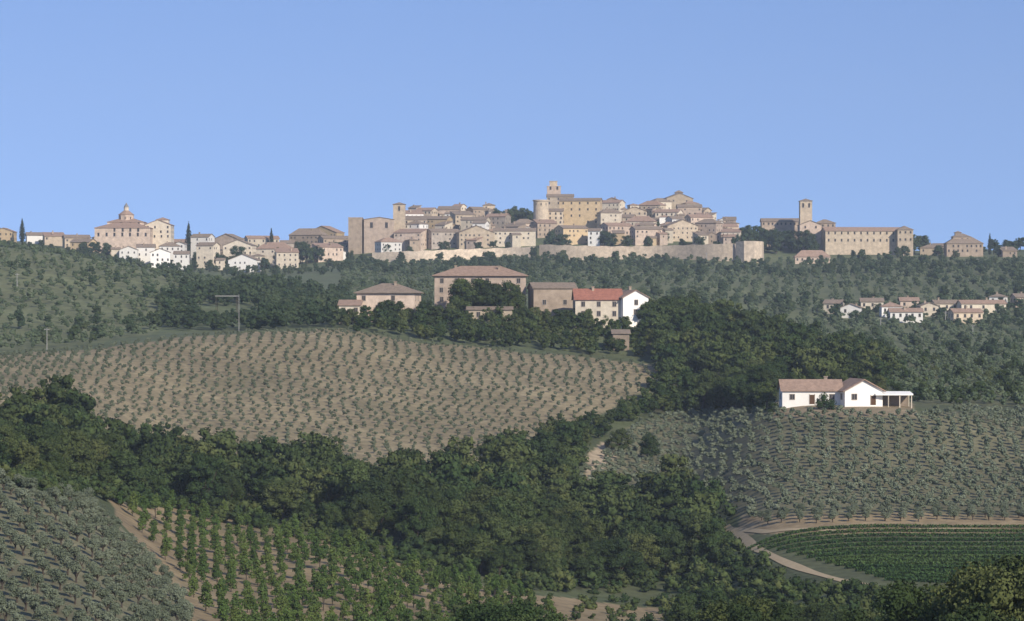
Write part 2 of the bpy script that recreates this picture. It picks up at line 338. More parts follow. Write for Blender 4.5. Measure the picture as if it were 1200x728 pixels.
# block church with bell tower
building('church','large tan brick church with square bell tower','church',[
 dict(px0=424,px1=461,ve=258,d=2075,wall='pink',roof='gy',dp=26,rise=1.6,rows=1,sp=8,ws=(2,4),wtop=6,skip=0,rot=0.12),
 dict(px0=409,px1=425,ve=256,d=2070,wall='brown',roof='flat',dp=18,rows=1,sp=8,win=0),  # church's shaded left side, its shade put into the brown wall colour
 dict(px0=461,px1=475,ve=240,d=2085,wall='tan',roof='hip',dp=8.5,rise=1.5,rows=1,sp=4,ws=(1.4,3.2),wtop=4.5,skip=0,pname='bell_tower',rname='bell_tower_roof'),
 dict(px0=474,px1=500,ve=258,d=2110,wall='tan',roof='shed',dp=12,rows=1)])
# citadel
building('round_tower','round tan stone fortress tower with flat top','tower',[dict(px0=625,px1=643,ve=236,d=2130,wall='tan',roof='cylflat',n=20,dp=10)])
building('palace','ochre palace with square crenellated tower and rows of windows','palace',[
 dict(px0=655,px1=706,ve=236,d=2150,wall='ochre',roof='gx',dp=16,rise=2.2,rows=4,sp=5,fh=4.6,skip=.1,ws=(1.1,1.6),rot=-0.12),
 dict(px0=641,px1=672,ve=231,d=2185,wall='tan',roof='gx',dp=12,rows=2,rise=2),
 dict(px0=641,px1=657,ve=219,d=2190,wall='pink',roof='flat',dp=9,rows=1,sp=4,ws=(1.4,2.6),skip=0,pname='bell_tower',rname='tower_parapet'),
 dict(px0=644,px1=653,ve=213,d=2190,wall='tan',roof='flat',dp=5,rows=1,pname='tower_top',rname='tower_cap',win=0),
 dict(px0=642,px1=660,ve=248,d=2135,wall='tan',roof='shed',dp=8,rows=3)])
building('church','brown stone church with slender bell tower amid roofs','church',[
 dict(px0=775,px1=804,ve=236,d=2300,wall='tan',roof='gx',dp=12,rows=1),
 dict(px0=791,px1=800,ve=226,d=2300,wall='brown',roof='hip',dp=5,rows=1,rise=1.6,sp=3,pname='bell_tower',rname='bell_tower_roof',ws=(1.2,2.4),skip=0)])
# monastery
building('monastery','long tan monastery with brick bell tower and church','monastery',[
 dict(px0=962,px1=1066,ve=271,d=2045,wall='tan',roof='gx',dp=14,rise=2.6,rows=2,sp=4.3,fh=5,skip=0,ws=(1.1,1.8),rf='pinkr',rot=0.10),
 dict(px0=936,px1=961,ve=264,d=2052,wall='pink',roof='gy',dp=16,rows=1,sp=6,rise=3),
 dict(px0=937,px1=951,ve=236,d=2062,wall='tan',roof='hip',dp=8.2,rise=1.6,rows=1,sp=3.5,ws=(1.3,3),wtop=4.5,skip=0,pname='bell_tower',rname='bell_tower_roof'),
 dict(px0=892,px1=938,ve=260,d=2085,wall='brown',roof='gx',dp=12,rows=1),
 dict(px0=955,px1=978,ve=262,d=2070,wall='brown',roof='hip',dp=12,rows=1),
 dict(px0=1050,px1=1068,ve=270,d=2045,wall='tan',roof='hip',dp=18,rows=2,fh=5,skip=0,rise=2.8)])
building('town_house','pink stone house with hipped roof below the monastery','house',[dict(px0=931,px1=972,ve=302,d=1965,wall='pink',roof='hip',dp=10,rf='pinkr',rows=1)])
# city wall
def ribbon_wall(pts,name,label,th_=1.5):
    V=[];F=[]
    for i,(px,d,vt) in enumerate(pts):
        x,y=P(px,d); zt=(V0-vt)*K*y; zb=h1(x,y)-4; l=math.hypot(x,y); nx,ny=x/l,y/l
        V+=[(x,y,zb),(x,y,zt),(x+nx*th_,y+ny*th_,zt),(x+nx*th_,y+ny*th_,zb)]
        if i: 
            a=4*(i-1); b=4*i
            F+=[(a,b,b+1,a+1),(a+1,b+1,b+2,a+2),(a+2,b+2,b+3,a+3)]
    F+=[(0,1,2,3),(4*len(pts)-1,4*len(pts)-2,4*len(pts)-3,4*len(pts)-4)]
    c=Vector(V[0]); V=[Vector(v)-c for v in V]
    o=obj(name,mesh(name,V,F,[W['city']]),c); tag(o,label,'wall'); return o
def wl(pxs,d,v):
    return [(p,d+10*math.sin(p*0.035),v(p)+.5*math.sin(p*.3)) for p in pxs]
ribbon_wall(wl(list(range(632,892,6)),1990,lambda p:286.5+2.2*math.sin((p-632)/250*math.pi*1.3)),'city_wall','long tan medieval town wall below the houses')
ribbon_wall(wl(list(range(436,634,6)),1998,lambda p:296-0.035*(p-436)),'city_wall','lower stretch of pinkish medieval town wall')
ribbon_wall([(862,1978,283.5),(872,1972,282.5),(884,1972,282.5),(893,1978,283),(895,1993,283.5)],'bastion_wall','tan stone bastion projecting from the town wall')

# hamlet on the far slope
GH='houses of the valley hamlet'
for a in [(966,990,370,1480,'cream','gx'),(985,1010,373,1455,'white','gy'),(1008,1035,366,1505,'cream','gx'),(1032,1056,372,1470,'white','hip'),(1042,1080,377,1435,'white','gx'),(1054,1076,365,1520,'pink','gx'),
 (1076,1098,369,1485,'cream','gy'),(1092,1122,365,1505,'cream','gx'),(1122,1178,361,1500,'cream','gx'),(1112,1150,374,1435,'tan','gx'),(1160,1180,357,1545,'white','hip'),(1186,1210,360,1540,'pink','gx')]:
    building('village_house',f"{names[a[4]]} village house with {rn[a[5]]} among olives",'house',[dict(px0=a[0],px1=a[1],ve=a[2],d=a[3],wall=a[4],roof=a[5],dp=9,rf=random.choice(['tile','pinkr']),rot=random.uniform(-.35,.35),hmin=5,chim=1)],GH)

# farmhouses on the ridge
building('farmhouse','pinkish cream farmhouse with pyramidal tiled roof and annex','house',[
 dict(px0=420,px1=492,ve=344,d=985,wall='pink',roof='hip',dp=15,rise=3.2,near=1,rows=2,sp=4.4,skip=.2,chim=1,o=.9,rf='tile',rot=-.12),
 dict(px0=398,px1=423,ve=358,d=975,wall='cream',roof='shed',dp=8,near=1,rows=1,rf='pinkr',rise=1.6)])
building('farmhouse','long cream farmhouse with broad tiled roof behind trees','house',[
 dict(px0=510,px1=616,ve=324,d=1010,wall='pink',roof='hip',dp=18,rise=3.4,near=1,rows=3,sp=5,skip=.2,chim=2,o=.9,rf='pinkr')])
building('farm_shed','low tan stone outbuilding below the farmhouse','shed',[dict(px0=548,px1=600,ve=363,d=975,wall='tan',roof='shed',dp=5,near=1,rows=1,sp=5,rise=.8,hmin=3)])
building('farmhouse','brown stone barn house with dark tiled roof','house',[
 dict(px0=620,px1=674,ve=338,d=1000,wall='brown',roof='gx',dp=12,rise=1.8,near=1,rows=2,sp=5.5,skip=.3,rot=.15)])
building('farmhouse','cream farmhouse with bright red roof and gable end','house',[
 dict(px0=672,px1=728,ve=351,d=985,wall='cream',roof='gx',dp=12,rise=3.4,near=1,rows=2,sp=4,skip=.1,chim=1,rf='red',rot=.05),
 dict(px0=720,px1=755,ve=349,d=985,wall='white',roof='gy',dp=13,rise=2.4,near=1,rows=2,sp=5,skip=.2,chim=1,rf='pinkr',rot=.3)])
building('stone_hut','small pinkish stone hut among the trees','hut',[dict(px0=718,px1=737,ve=391,d=940,wall='brown',roof='shed',dp=5,near=1,rows=1,rise=1,hmin=3)])
# white house with porch
d0=728
E=building('country_house','white country house with terracotta roof and open porch','house',[
 dict(px0=915,px1=984,ve=457,d=d0+1,wall='white',roof='gx',dp=9,rise=2.4,near=1,rows=1,sp=4.5,skip=0,chim=1,rf='pinkr',rot=0,o=.5,ws=(1.1,1.2),wtop=2.2,hmin=2.8),
 dict(px0=980,px1=1029,ve=457,d=d0,wall='white',roof='gy',dp=11,rise=2.6,near=1,rows=1,sp=3.6,skip=0,rf='pinkr',rot=.18,o=.7,ws=(1.2,1.3),wtop=2.2,hmin=2.9)])
px_,py_=P(1047,d0-2); zg=h1(px_,py_); zt=(V0-463)*K*py_
L=(px_-E.location.x,py_-E.location.y,zg-E.location.z); hh=zt-zg
v,f=prism([(-3.1,hh),(3,hh+.5),(3,hh+.85),(-3.1,hh+.35)],-4.8,4.5,'x'); obj('porch_roof',mesh('porch_roof',v,f,[W['white']]),L,0,parent=E)
v,f=box(-4.6,3.9,2.4,2.7,-2,hh-.003); obj('porch_shade_panel',mesh('porch_shade_panel',v,f,[W['brown']]),L,0,parent=E)  # dark brown sheet added behind the open porch as its shaded interior
for i,(a,b_) in enumerate([(-1.6,-2.8),(1.2,-2.8),(4.1,-2.8),(4.15,2.55)]):
    v,f=box(-.11,.11,-.11,.11,-2,hh-.003); obj('porch_post',mesh('porch_post',v,f,[W['cream']]),(L[0]+a,L[1]+b_,L[2]),0,parent=E)
# carport with pale flat roof
x,y=P(266,1060); zg=h1(x,y); zt=max((V0-347)*K*y,zg+3)
v,f=box(-4,4,-3,3,-.15,.12); E=obj('carport',None,(x,y,zg)); tag(E,'pale flat carport roof on thin posts','carport')
obj('roof',mesh('carport_roof',v,f,[M['pole']]),(0,0,zt-zg),0,parent=E)
for sx in(-3.7,3.7):
    for sy in (-2.7,2.7):
        v,f=box(-.08,.08,-.08,.08,-1.5,zt-zg-.16); obj('post',mesh('post',v,f,[M['bark']]),(sx,sy,0),0,parent=E)
# poles
def pole(px,vt,d,r=.16,mt='pole',arm=True,lab='slender pale utility pole with crossbar'):
    x,y=P(px,d); zg=h1(x,y); hh=max((V0-vt)*K*y-zg,6)
    E=obj('utility_pole',None,(x,y,zg)); tag(E,lab,'pole')
    v,f=ngon(0,0,r*1.2,r*.8,-1,hh,8); obj('post',mesh('post',v,f,[M[mt]]),(0,0,0),0,parent=E)
    if arm:
        v,f=join([box(-.9,.9,-.06,.06,hh-.7,hh-.55)]+[ngon(xx,0,.07,.04,hh-.547,hh-.3,6) for xx in(-.8,-.4,.4,.8)]); obj('crossbar',mesh('crossbar',v,f,[M[mt]]),(0,0.3,0),0,parent=E)
pole(280,345,945,.10,arm=False,lab='slender pale concrete pole above the field'); pole(55,384,905,.12); pole(20,320,1200,.16); pole(1032,388,1350,.2); pole(1146,322,1900,.22); pole(828,300,1970,.2); pole(1108,368,1430,.2); pole(1140,390,1300,.18)

# ------------------------------------------------------------------ tree templates
def ico():
    t=(1+5**.5)/2
    V=np.array([(-1,t,0),(1,t,0),(-1,-t,0),(1,-t,0),(0,-1,t),(0,1,t),(0,-1,-t),(0,1,-t),(t,0,-1),(t,0,1),(-t,0,-1),(-t,0,1)],float); V/=np.linalg.norm(V[0])
    F=[(0,11,5),(0,5,1),(0,1,7),(0,7,10),(0,10,11),(1,5,9),(5,11,4),(11,10,2),(10,7,6),(7,1,8),(3,9,4),(3,4,2),(3,2,6),(3,6,8),(3,8,9),(4,9,5),(2,4,11),(6,2,10),(8,6,7),(9,8,1)]
    return V,F
IV,IF=ico()
def crown(r,blobs,nleaf,ls,core=0.72,elong=1.0):
    V=[];F=[];o=0
    B=[(np.array(c,float),np.array(q,float)) for c,q in blobs]
    area=np.array([q[0]*q[2] for c,q in B]); area=area/area.sum()
    for bi,(c,q) in enumerate(B):
        n=int(nleaf*area[bi])
        dr=r.normal(size=(n,3)); dr/=np.linalg.norm(dr,axis=1)[:,None]
        dr[:,2]=np.where((dr[:,2]<-.4),-dr[:,2],dr[:,2])
        rad=r.uniform(.70,1.18,(n,1))
        p=c+dr*q*rad
        keep=np.ones(n,bool)
        for bj,(c2,q2) in enumerate(B):
            if bj!=bi: keep&=(((p-c2)/q2)**2).sum(1)>0.6
        p=p[keep]; dr=dr[keep]; n=len(p)
        nn=dr+r.normal(size=(n,3))*.6; nn/=np.linalg.norm(nn,axis=1)[:,None]
        t=np.cross(nn,r.normal(size=(n,3))); t/=np.linalg.norm(t,axis=1)[:,None]; u=np.cross(nn,t)
        s=(ls*r.uniform(.5,1.25,(n,1))); 
        quad=np.stack([p-t*s*elong*.5-u*s*.25,p+t*s*elong*.1-u*s*.5,p+t*s*elong*.5+u*s*.2,p-t*s*elong*.1+u*s*.5],1)
        V.append(quad.reshape(-1,3)); F.append(np.arange(n*4).reshape(-1,4)+o); o+=n*4
        if core:
            cv=c+IV*q*core*r.uniform(.85,1.1,(12,1)); V.append(cv)
            F.append(np.array([(a,b,cc,cc) for a,b,cc in IF])+o); o+=12
    return np.concatenate(V),np.concatenate(F)
def fixcore(V,F):
    V=list(map(tuple,V)); F=np.array(F); Va=np.array(V)
    deg=F[:,2]==F[:,3]
    G=F[~deg]; Dg=F[deg]
    if len(Dg)==0: return Va,G
    mid=(Va[Dg[:,2]]+Va[Dg[:,0]])/2
    idx=np.arange(len(Dg))+len(Va)
    Q=np.stack([Dg[:,0],Dg[:,1],Dg[:,2],idx],1)
    return np.concatenate([Va,mid]),np.concatenate([G,Q])
def blobset(r,n,w,h,zc,br,flat=1.0,low=-.55,taper=.45):
    out=[((0,0,zc),(w*.55,w*.55,h*.55))]
    for i in range(n):
        a=r.uniform(0,2*math.pi); rr=r.uniform(.35,.85)*w; z=zc+r.uniform(low,.75)*h
        fade=1-taper*max(0,(z-zc)/h)
        rad=br*r.uniform(.6,1.35)*(1 if taper<.6 else fade)
        out.append(((rr*fade*math.cos(a),rr*fade*math.sin(a),z),(rad,rad,rad*.85*flat)))
    return out
def trunk(r,h,rad,lean=.3,limbs=4,spread=2.0,low=.35):
    parts=[]
    def seg(p0,p1,r0,r1,n=6):
        p0=Vector(p0);p1=Vector(p1); dv=(p1-p0).normalized(); a=dv.orthogonal().normalized(); b=dv.cross(a)
        V=[tuple(p+ (a*math.cos(2*math.pi*i/n)+b*math.sin(2*math.pi*i/n))*q) for p,q in((p0,r0),(p1,r1)) for i in range(n)]
        F=[(i,(i+1)%n,n+(i+1)%n,n+i) for i in range(n)]; parts.append((V,F))
    m=(lean*r.uniform(-1,1),lean*r.uniform(-1,1),h*low)
    seg((0,0,-.8),m,rad*1.3,rad*.85)
    for i in range(limbs):
        a=2*math.pi*(i+r.uniform(0,.6))/limbs; z2=low+(.85-low)*.45; q=(m[0]+spread*math.cos(a)*.5,m[1]+spread*math.sin(a)*.5,h*z2); e=(m[0]+spread*math.cos(a),m[1]+spread*math.sin(a),h*r.uniform(z2+.02,.85))
        seg(m,q,rad*.6,rad*.4); seg(q,e,rad*.4,rad*.15)
    return join(parts)
T={}
def mk(kind,i,bl,nl,ls,mat,tr,elong=1.0,core=.72,lo=(60,.9)):
    r=np.random.default_rng(100+i*7+len(kind)*13)
    V,F=fixcore(*crown(r,bl(r),nl,ls,core,elong)); cm=quadmesh(kind+'_crown',V,F,[M[mat]])
    v,f=trunk(r,*tr); tm=mesh(kind+'_trunk',v,f,[M['bark']])
    b2=bl(np.random.default_rng(100+i*7+len(kind)*13))[:lo[2] if len(lo)>2 else 7]
    Vl,Fl=fixcore(*crown(r,b2,lo[0],lo[1],.85,elong))
    T.setdefault(kind,[]).append((cm,tm,Vl,Fl))
for i in range(10):
    mk('oak',i,lambda r:blobset(r,30,r.uniform(3.0,4.8),r.uniform(3.4,4.8),4.9,1.12,1,-.85),5200,.30,'oak',(8,.28,.3,5,2.0,.25),lo=(760,.58,16))
for i in range(4):
    mk('bush',i,lambda r:blobset(r,7,2.0,1.5,1.6,1.05,1,-.8),1100,.28,'oak',(2.8,.12,.2,3,1.0,.2),lo=(150,.55))
for i in range(6):
    mk('olive',i,lambda r:blobset(r,9,1.35,1.1,2.0,.66),1500,.20,'olive',(2.9,.2,.25,4,.9,.3),elong=1.3,core=.62,lo=(150,.42))
for i in range(6):
    mk('young',i,lambda r:blobset(r,13,1.15,2.5,2.9,.58,1.2,-.85,.75),1000,.30,'young',(4.4,.1,.1,3,.4,.2),core=.5,lo=(60,.8))
for i in range(2):
    mk('cypress',i,lambda r:[((0,0,1.6+k*1.35),(1.15*s,1.15*s,1.3)) for k,s in enumerate([.75,.95,1,.97,.9,.78,.62,.4,.2])],1500,.35,'cyp',(8,.22,.05,3,.3,.2),lo=(80,.8))
for i in range(3):
    mk('large',i,lambda r:blobset(r,46,4.7,4.3,6.0,1.15,1,-.8),24000,.19,'oak',(8.2,.35,.2,6,1.9,.25),core=.66,lo=(60,.9))
cat={'oak':('oak_tree','oak'),'bush':('bush','bush'),'olive':('olive_tree','olive'),'young':('walnut_tree','walnut'),'cypress':('cypress_tree','cypress'),'large':('oak_tree','oak')}
FARM={}
def tree(kind,x,y,s,label,group=None,sz=None,z=None,far=False):
    cm,tm,_,_=random.choice(T[kind]); z=h1(x,y) if z is None else z
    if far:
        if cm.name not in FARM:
            c2=cm.copy(); c2.materials[0]=M['oakhaze']; FARM[cm.name]=c2
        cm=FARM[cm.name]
    E=obj(cat[kind][0],None,(x,y,z-.1),random.uniform(0,6.28)); E.empty_display_size=1
    s3=(s*random.uniform(.9,1.1),s*random.uniform(.9,1.1),(sz or s)*random.uniform(.88,1.12)); E.scale=s3
    tag(E,label,'bush' if kind=='bush' else 'tree',group)
    obj('trunk',tm,parent=E); obj('crown',cm,parent=E)
    return E
def grid(d0,d1,sx,sy,rot=0.0,jit=.25,poly=None,stag=False,jy=None):
    jy=jit if jy is None else jy
    R_=1.02*d1; xs=np.arange(-R_*.42,R_*.42,sx); ys=np.arange(-d1*.25,R_*1.1,sy)
    X,Y=np.meshgrid(xs,ys)
    if stag: X=X+ rng.uniform(0,sx,len(ys))[:,None]
    X=X.ravel()+rng.uniform(-jit,jit,X.size)*sx; Y=Y.ravel()+rng.uniform(-jy,jy,Y.size)*sy
    c,s=math.cos(rot),math.sin(rot); x=X*c-Y*s; y=X*s+Y*c
    k=(y>d0*.9)&(np.abs(x)<y*.27); x=x[k];y=y[k]
    px,r,v=rowof(x,y); k=(r>d0)&(r<d1)
    if poly is not None: k&=inpoly(px,v,poly)
    return x[k],y[k]
def stuff(name,label,category,kind,mat,xs,ys,smin,smax,vis=6,extra=None):
    k=visible(xs,ys,vis); xs=xs[k]; ys=ys[k]
    if len(xs)==0: return
    zs=H(xs,ys); Vs=[];Fs=[];Ts=[];o=0
    for x,y,z in zip(xs,ys,zs):
        _,_,V,F=random.choice(T[kind]); a=random.uniform(0,6.28); s=random.uniform(smin,smax); c,q=math.cos(a)*s,math.sin(a)*s
        Q=np.stack([V[:,0]*c-V[:,1]*q+x,V[:,0]*q+V[:,1]*c+y,V[:,2]*s*random.uniform(.85,1.15)+z-.15],1)
        Vs.append(Q);Fs.append(F+o);o+=len(V);Ts.append(np.full(len(V),random.random()))
    me=quadmesh(name,np.concatenate(Vs),np.concatenate(Fs),[mat],np.concatenate(Ts))
    ob=obj(name,me); ob['kind']='stuff'; tag(ob,label,category)

# ------------------------------------------------------------------ regions (ground outlines)
FIELD=[(-80,420),(0,416),(100,409),(200,397),(300,389),(400,387),(500,402),(600,411),(700,420),(785,430),(775,450),(735,470),(690,490),(640,508),(600,525),(560,560),(480,572),(320,548),(150,545),(110,512),(60,495),(-80,500)]
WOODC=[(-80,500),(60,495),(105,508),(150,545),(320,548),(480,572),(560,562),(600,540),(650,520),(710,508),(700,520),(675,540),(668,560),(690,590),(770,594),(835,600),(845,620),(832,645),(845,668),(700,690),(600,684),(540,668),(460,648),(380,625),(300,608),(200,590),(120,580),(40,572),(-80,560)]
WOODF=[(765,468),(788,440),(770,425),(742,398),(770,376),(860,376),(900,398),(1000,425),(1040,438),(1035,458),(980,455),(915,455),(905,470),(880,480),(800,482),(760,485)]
GAPW=[(640,525),(690,498),(740,482),(775,470),(880,474),(880,482),(760,490),(715,506),(676,532),(645,548)]
FARMT=[(395,381),(520,377),(735,385),(765,425),(700,417),(600,409),(500,400),(400,386)]
LEFTC=[(180,388),(185,362),(230,345),(330,338),(400,345),(415,372),(395,386),(250,388)]
HILLH=[(-80,288),(0,286),(60,295),(180,320),(330,338),(230,345),(185,362),(180,392),(100,405),(0,413),(-80,415)]
GROVEA=[(-100,557),(0,560),(60,564),(108,584),(160,640),(215,705),(260,790),(-100,790)]
ORCH=[(140,592),(200,596),(300,614),(380,634),(460,658),(540,682),(600,700),(650,725),(680,800),(300,800),(250,730),(190,655)]
GROVEG=[(700,540),(715,515),(745,498),(800,486),(905,482),(920,486),(1070,488),(1100,484),(1250,484),(1250,611),(1100,611),(960,615),(885,614),(855,600),(760,592),(690,585),(680,560)]
VINE=[(872,625),(1000,628),(1250,624),(1250,690),(1060,692),(1000,688),(950,676),(905,660)]
FAR=[(400,300),(1250,300),(1250,476),(1040,462),(1000,425),(900,398),(860,376),(400,376)]
BACKR=[(1035,400),(1250,395),(1250,481),(1085,474),(1050,460),(1035,440)]

# ------------------------------------------------------------------ ground mesh
pxs=np.concatenate([np.array([math.tan(a) for a in np.radians(np.arange(-85,-13,4))])/K+600,np.arange(-180,1381,3.6),np.array([math.tan(a) for a in np.radians(np.arange(14,86,4))])/K+600])
azs=np.arctan((pxs-600)*K)
azs=np.concatenate([azs,np.radians(np.arange(90,271,6))])
ds=np.concatenate([np.array([0.5,5,12,22,35,50,70,90]),np.arange(110,320,7.),np.arange(320,1060,2.6),np.arange(1060,2420,8.),np.array([2450,2500,2600,2800,3000,3300,3600,5000,8000,14000.])])
A,Dm=np.meshgrid(azs,ds,indexing='ij'); GX=Dm*np.sin(A); GY=Dm*np.cos(A); GZ=H(GX,GY)
GZ=np.where(Dm>3600,GZ-(Dm-3600)*.004,GZ)
px,r,v=rowof(GX,GY)
nz=lambda s,a: np.sin(GX*s+a)*np.cos(GY*s*.8+2*a)+.6*np.sin(GX*s*2.3+GY*s*1.7+a*3)
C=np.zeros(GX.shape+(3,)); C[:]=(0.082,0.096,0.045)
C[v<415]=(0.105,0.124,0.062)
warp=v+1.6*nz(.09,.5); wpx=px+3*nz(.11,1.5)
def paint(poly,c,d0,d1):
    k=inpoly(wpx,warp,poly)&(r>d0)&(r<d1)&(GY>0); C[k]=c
paint(HILLH,(0.14,0.152,0.075),890,1600)
paint(FAR,(0.125,0.14,0.068),1020,2050)
paint(BACKR,(0.115,0.12,0.06),750,1100)
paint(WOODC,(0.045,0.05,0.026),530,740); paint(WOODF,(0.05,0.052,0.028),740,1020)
paint(GROVEG,(0.155,0.145,0.085),540,860)
paint([(870,602),(1250,603),(1250,627),(1000,630),(880,629),(862,622)],(0.30,0.225,0.13),540,640)
paint(FIELD,(0.250,0.204,0.122),640,960)
paint(GROVEA,(0.155,0.145,0.085),300,520)
paint([(120,578),(145,590),(200,596),(300,614),(380,634),(460,658),(540,682),(620,698),(760,712),(850,720),(880,800),(240,800),(215,705),(160,640)],(0.25,0.19,0.108),350,640)
paint(VINE,(0.105,0.115,0.055),480,590)
paint([(905,455),(1070,470),(1075,489),(900,489)],(0.24,0.19,0.12),690,760)
paint([(690,528),(708,518),(722,528),(704,562),(684,566)],(0.38,0.30,0.20),600,760)
C*= (1+0.10*nz(.05,2.0)+.07*nz(.23,4.))[...,None]
na,nd=GX.shape; idx=np.arange(na*nd).reshape(na,nd)
nxt=np.roll(idx,-1,axis=0)
Fq=np.stack([idx[:,:-1],idx[:,1:],nxt[:,1:],nxt[:,:-1]],-1).reshape(-1,4)
Fq=Fq[:,::-1]
m,nt,b=newmat('ground_earth')
at=N(nt,'ShaderNodeAttribute'); at.attribute_name='col'
tc=N(nt,'ShaderNodeTexCoord')
n1=N(nt,'ShaderNodeTexNoise'); n1.inputs['Scale'].default_value=.35; n1.inputs['Detail'].default_value=10; n1.inputs['Roughness'].default_value=.7
n2=N(nt,'ShaderNodeTexNoise'); n2.inputs['Scale'].default_value=.035; n2.inputs['Detail'].default_value=6
nt.links.new(tc.outputs['Object'],n1.inputs['Vector']); nt.links.new(tc.outputs['Object'],n2.inputs['Vector'])
r1=N(nt,'ShaderNodeMapRange'); r1.inputs['From Min'].default_value=.3; r1.inputs['From Max'].default_value=.7; r1.inputs['To Min'].default_value=.6; r1.inputs['To Max'].default_value=1.35
nt.links.new(n1.outputs['Fac'],r1.inputs['Value'])
mu=N(nt,'ShaderNodeVectorMath',operation='SCALE'); nt.links.new(at.outputs['Color'],mu.inputs[0]); nt.links.new(r1.outputs[0],mu.inputs['Scale'])
r2=N(nt,'ShaderNodeMapRange'); r2.inputs['From Min'].default_value=.5; r2.inputs['From Max'].default_value=.7; r2.inputs['To Max'].default_value=.4
nt.links.new(n2.outputs['Fac'],r2.inputs['Value'])
mm=N(nt,'ShaderNodeMix',data_type='RGBA'); nt.links.new(r2.outputs[0],mm.inputs[0]); nt.links.new(mu.outputs[0],mm.inputs[6]); mm.inputs[7].default_value=(.14,.132,.07,1)
nt.links.new(mm.outputs[2],b.inputs['Base Color'])
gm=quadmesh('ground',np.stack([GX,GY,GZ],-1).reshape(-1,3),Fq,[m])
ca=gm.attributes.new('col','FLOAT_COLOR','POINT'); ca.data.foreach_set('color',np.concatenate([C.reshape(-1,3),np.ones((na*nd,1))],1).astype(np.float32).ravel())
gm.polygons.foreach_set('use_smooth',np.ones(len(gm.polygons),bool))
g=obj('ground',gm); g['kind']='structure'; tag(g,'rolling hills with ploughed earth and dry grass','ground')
# dirt track
m,nt,b=newmat('track_dirt'); tc=N(nt,'ShaderNodeTexCoord'); no=N(nt,'ShaderNodeTexNoise'); no.inputs['Scale'].default_value=.8; no.inputs['Detail'].default_value=8
nt.links.new(tc.outputs['Object'],no.inputs['Vector']); cr=N(nt,'ShaderNodeValToRGB'); cr.color_ramp.elements[0].color=(.32,.24,.14,1); cr.color_ramp.elements[1].color=(.50,.40,.25,1)
nt.links.new(no.outputs['Fac'],cr.inputs[0]); nt.links.new(cr.outputs[0],b.inputs['Base Color'])
def track(pts,wd,name,lab):
    W_=[findpos(a,b_,440,700) for a,b_ in pts]; tt=np.linspace(0,len(W_)-1,120); xs=np.interp(tt,range(len(W_)),[p[0] for p in W_]); ys=np.interp(tt,range(len(W_)),[p[1] for p in W_])
    kk=np.ones(9)/9; xs=np.convolve(np.pad(xs,4,'edge'),kk,'valid'); ys=np.convolve(np.pad(ys,4,'edge'),kk,'valid')
    dx=np.gradient(xs);dy=np.gradient(ys);l=np.hypot(dx,dy)+1e-6; nx,ny=-dy/l,dx/l
    Vs=[];ns=5
    for j in range(ns):
        o_=(j/(ns-1)-.5)*wd+.25*np.sin(tt*3+j); x_=xs+nx*o_; y_=ys+ny*o_; Vs.append(np.stack([x_,y_,H(x_,y_)+.12],1))
    V=np.stack(Vs,1).reshape(-1,3); F=[(i*ns+j,(i+1)*ns+j,(i+1)*ns+j+1,i*ns+j+1) for i in range(119) for j in range(ns-1)]
    o=obj(name,quadmesh(name,V,F,[m])); o['kind']='structure'; tag(o,lab,'path')
track([(850,616),(864,628),(886,643),(914,657),(948,670),(985,681),(1030,690),(1070,694)],1.9,'dirt_track','pale dirt track curving between grove and vineyard')
track([(852,620),(900,625),(1000,624),(1100,620),(1240,619)],1.6,'dirt_track','narrow dirt track along the vineyard edge')

# ------------------------------------------------------------------ vegetation
GO='olive trees planted in rows'
oa=grid(330,520,4.2,5.2,.35,.10,GROVEA); og=grid(545,850,3.4,4.1,-.06,.10,GROVEG,True,.05); of=grid(640,950,3.5,5.6,-.02,.08,FIELD,True,.03)
cand=[(math.hypot(x,y),x,y,'a') for x,y in zip(*oa)]+[(math.hypot(x,y),x,y,'g') for x,y in zip(*og)]
cand.sort(); inview=[c for c in cand if abs(c[1]/c[2])<.18]
near=set(id(c) for c in inview[:300])
LO={'a':'silvery green olive tree standing in a dry grassy grove','g':'grey-green olive tree on a brown sloping grove'}
restA=[];
for c in cand:
    if id(c) in near: tree('olive',c[1],c[2],random.uniform(.62,.84) if c[3]=='a' else random.uniform(.56,.76),LO[c[3]],GO)
    else: restA.append((c[1],c[2]))
ra=np.array(restA)
if len(ra): stuff('olive_grove','dense grey-green olives covering a slope','olive trees','olive',M['olive'],ra[:,0],ra[:,1],.56,.76)
stuff('olive_field','small round olives in rows on ploughed earth','olive trees','olive',M['olivef'],of[0],of[1],.40,.53)
h_=grid(900,1500,7,10,.2,.35,HILLH); stuff('hillside_olives','grey-green olives scattered over a hillside','olive trees','olive',M['oliveg'],h_[0],h_[1],.6,1.15)
f_=grid(1030,1985,8.5,10,-.1,.3,FAR); stuff('hillside_olives','olive groves covering the slope under the town','olive trees','olive',M['oliveg'],f_[0],f_[1],.7,1.3)
bk=grid(755,1060,5.5,8,.1,.25,BACKR); stuff('hillside_olives','olives on the slope behind the white house','olive trees','olive',M['oliveg'],bk[0],bk[1],.7,1.1)
f2=grid(1030,1985,24,26,.3,.5,FAR); k2=(np.sin(f2[0]*.021+1)+np.cos(f2[1]*.017))>-.5; stuff('hillside_trees','scattered dark trees on the slope under the town','trees','oak',M['oakhaze'],f2[0][k2],f2[1][k2],.4,1.0)
hd=grid(1100,1960,7,150,.22,.25,FAR,False,.04); stuff('hedgerow','dark hedgerow trees dividing the olive groves','trees','oak',M['oakhaze'],hd[0],hd[1],.35,.75)
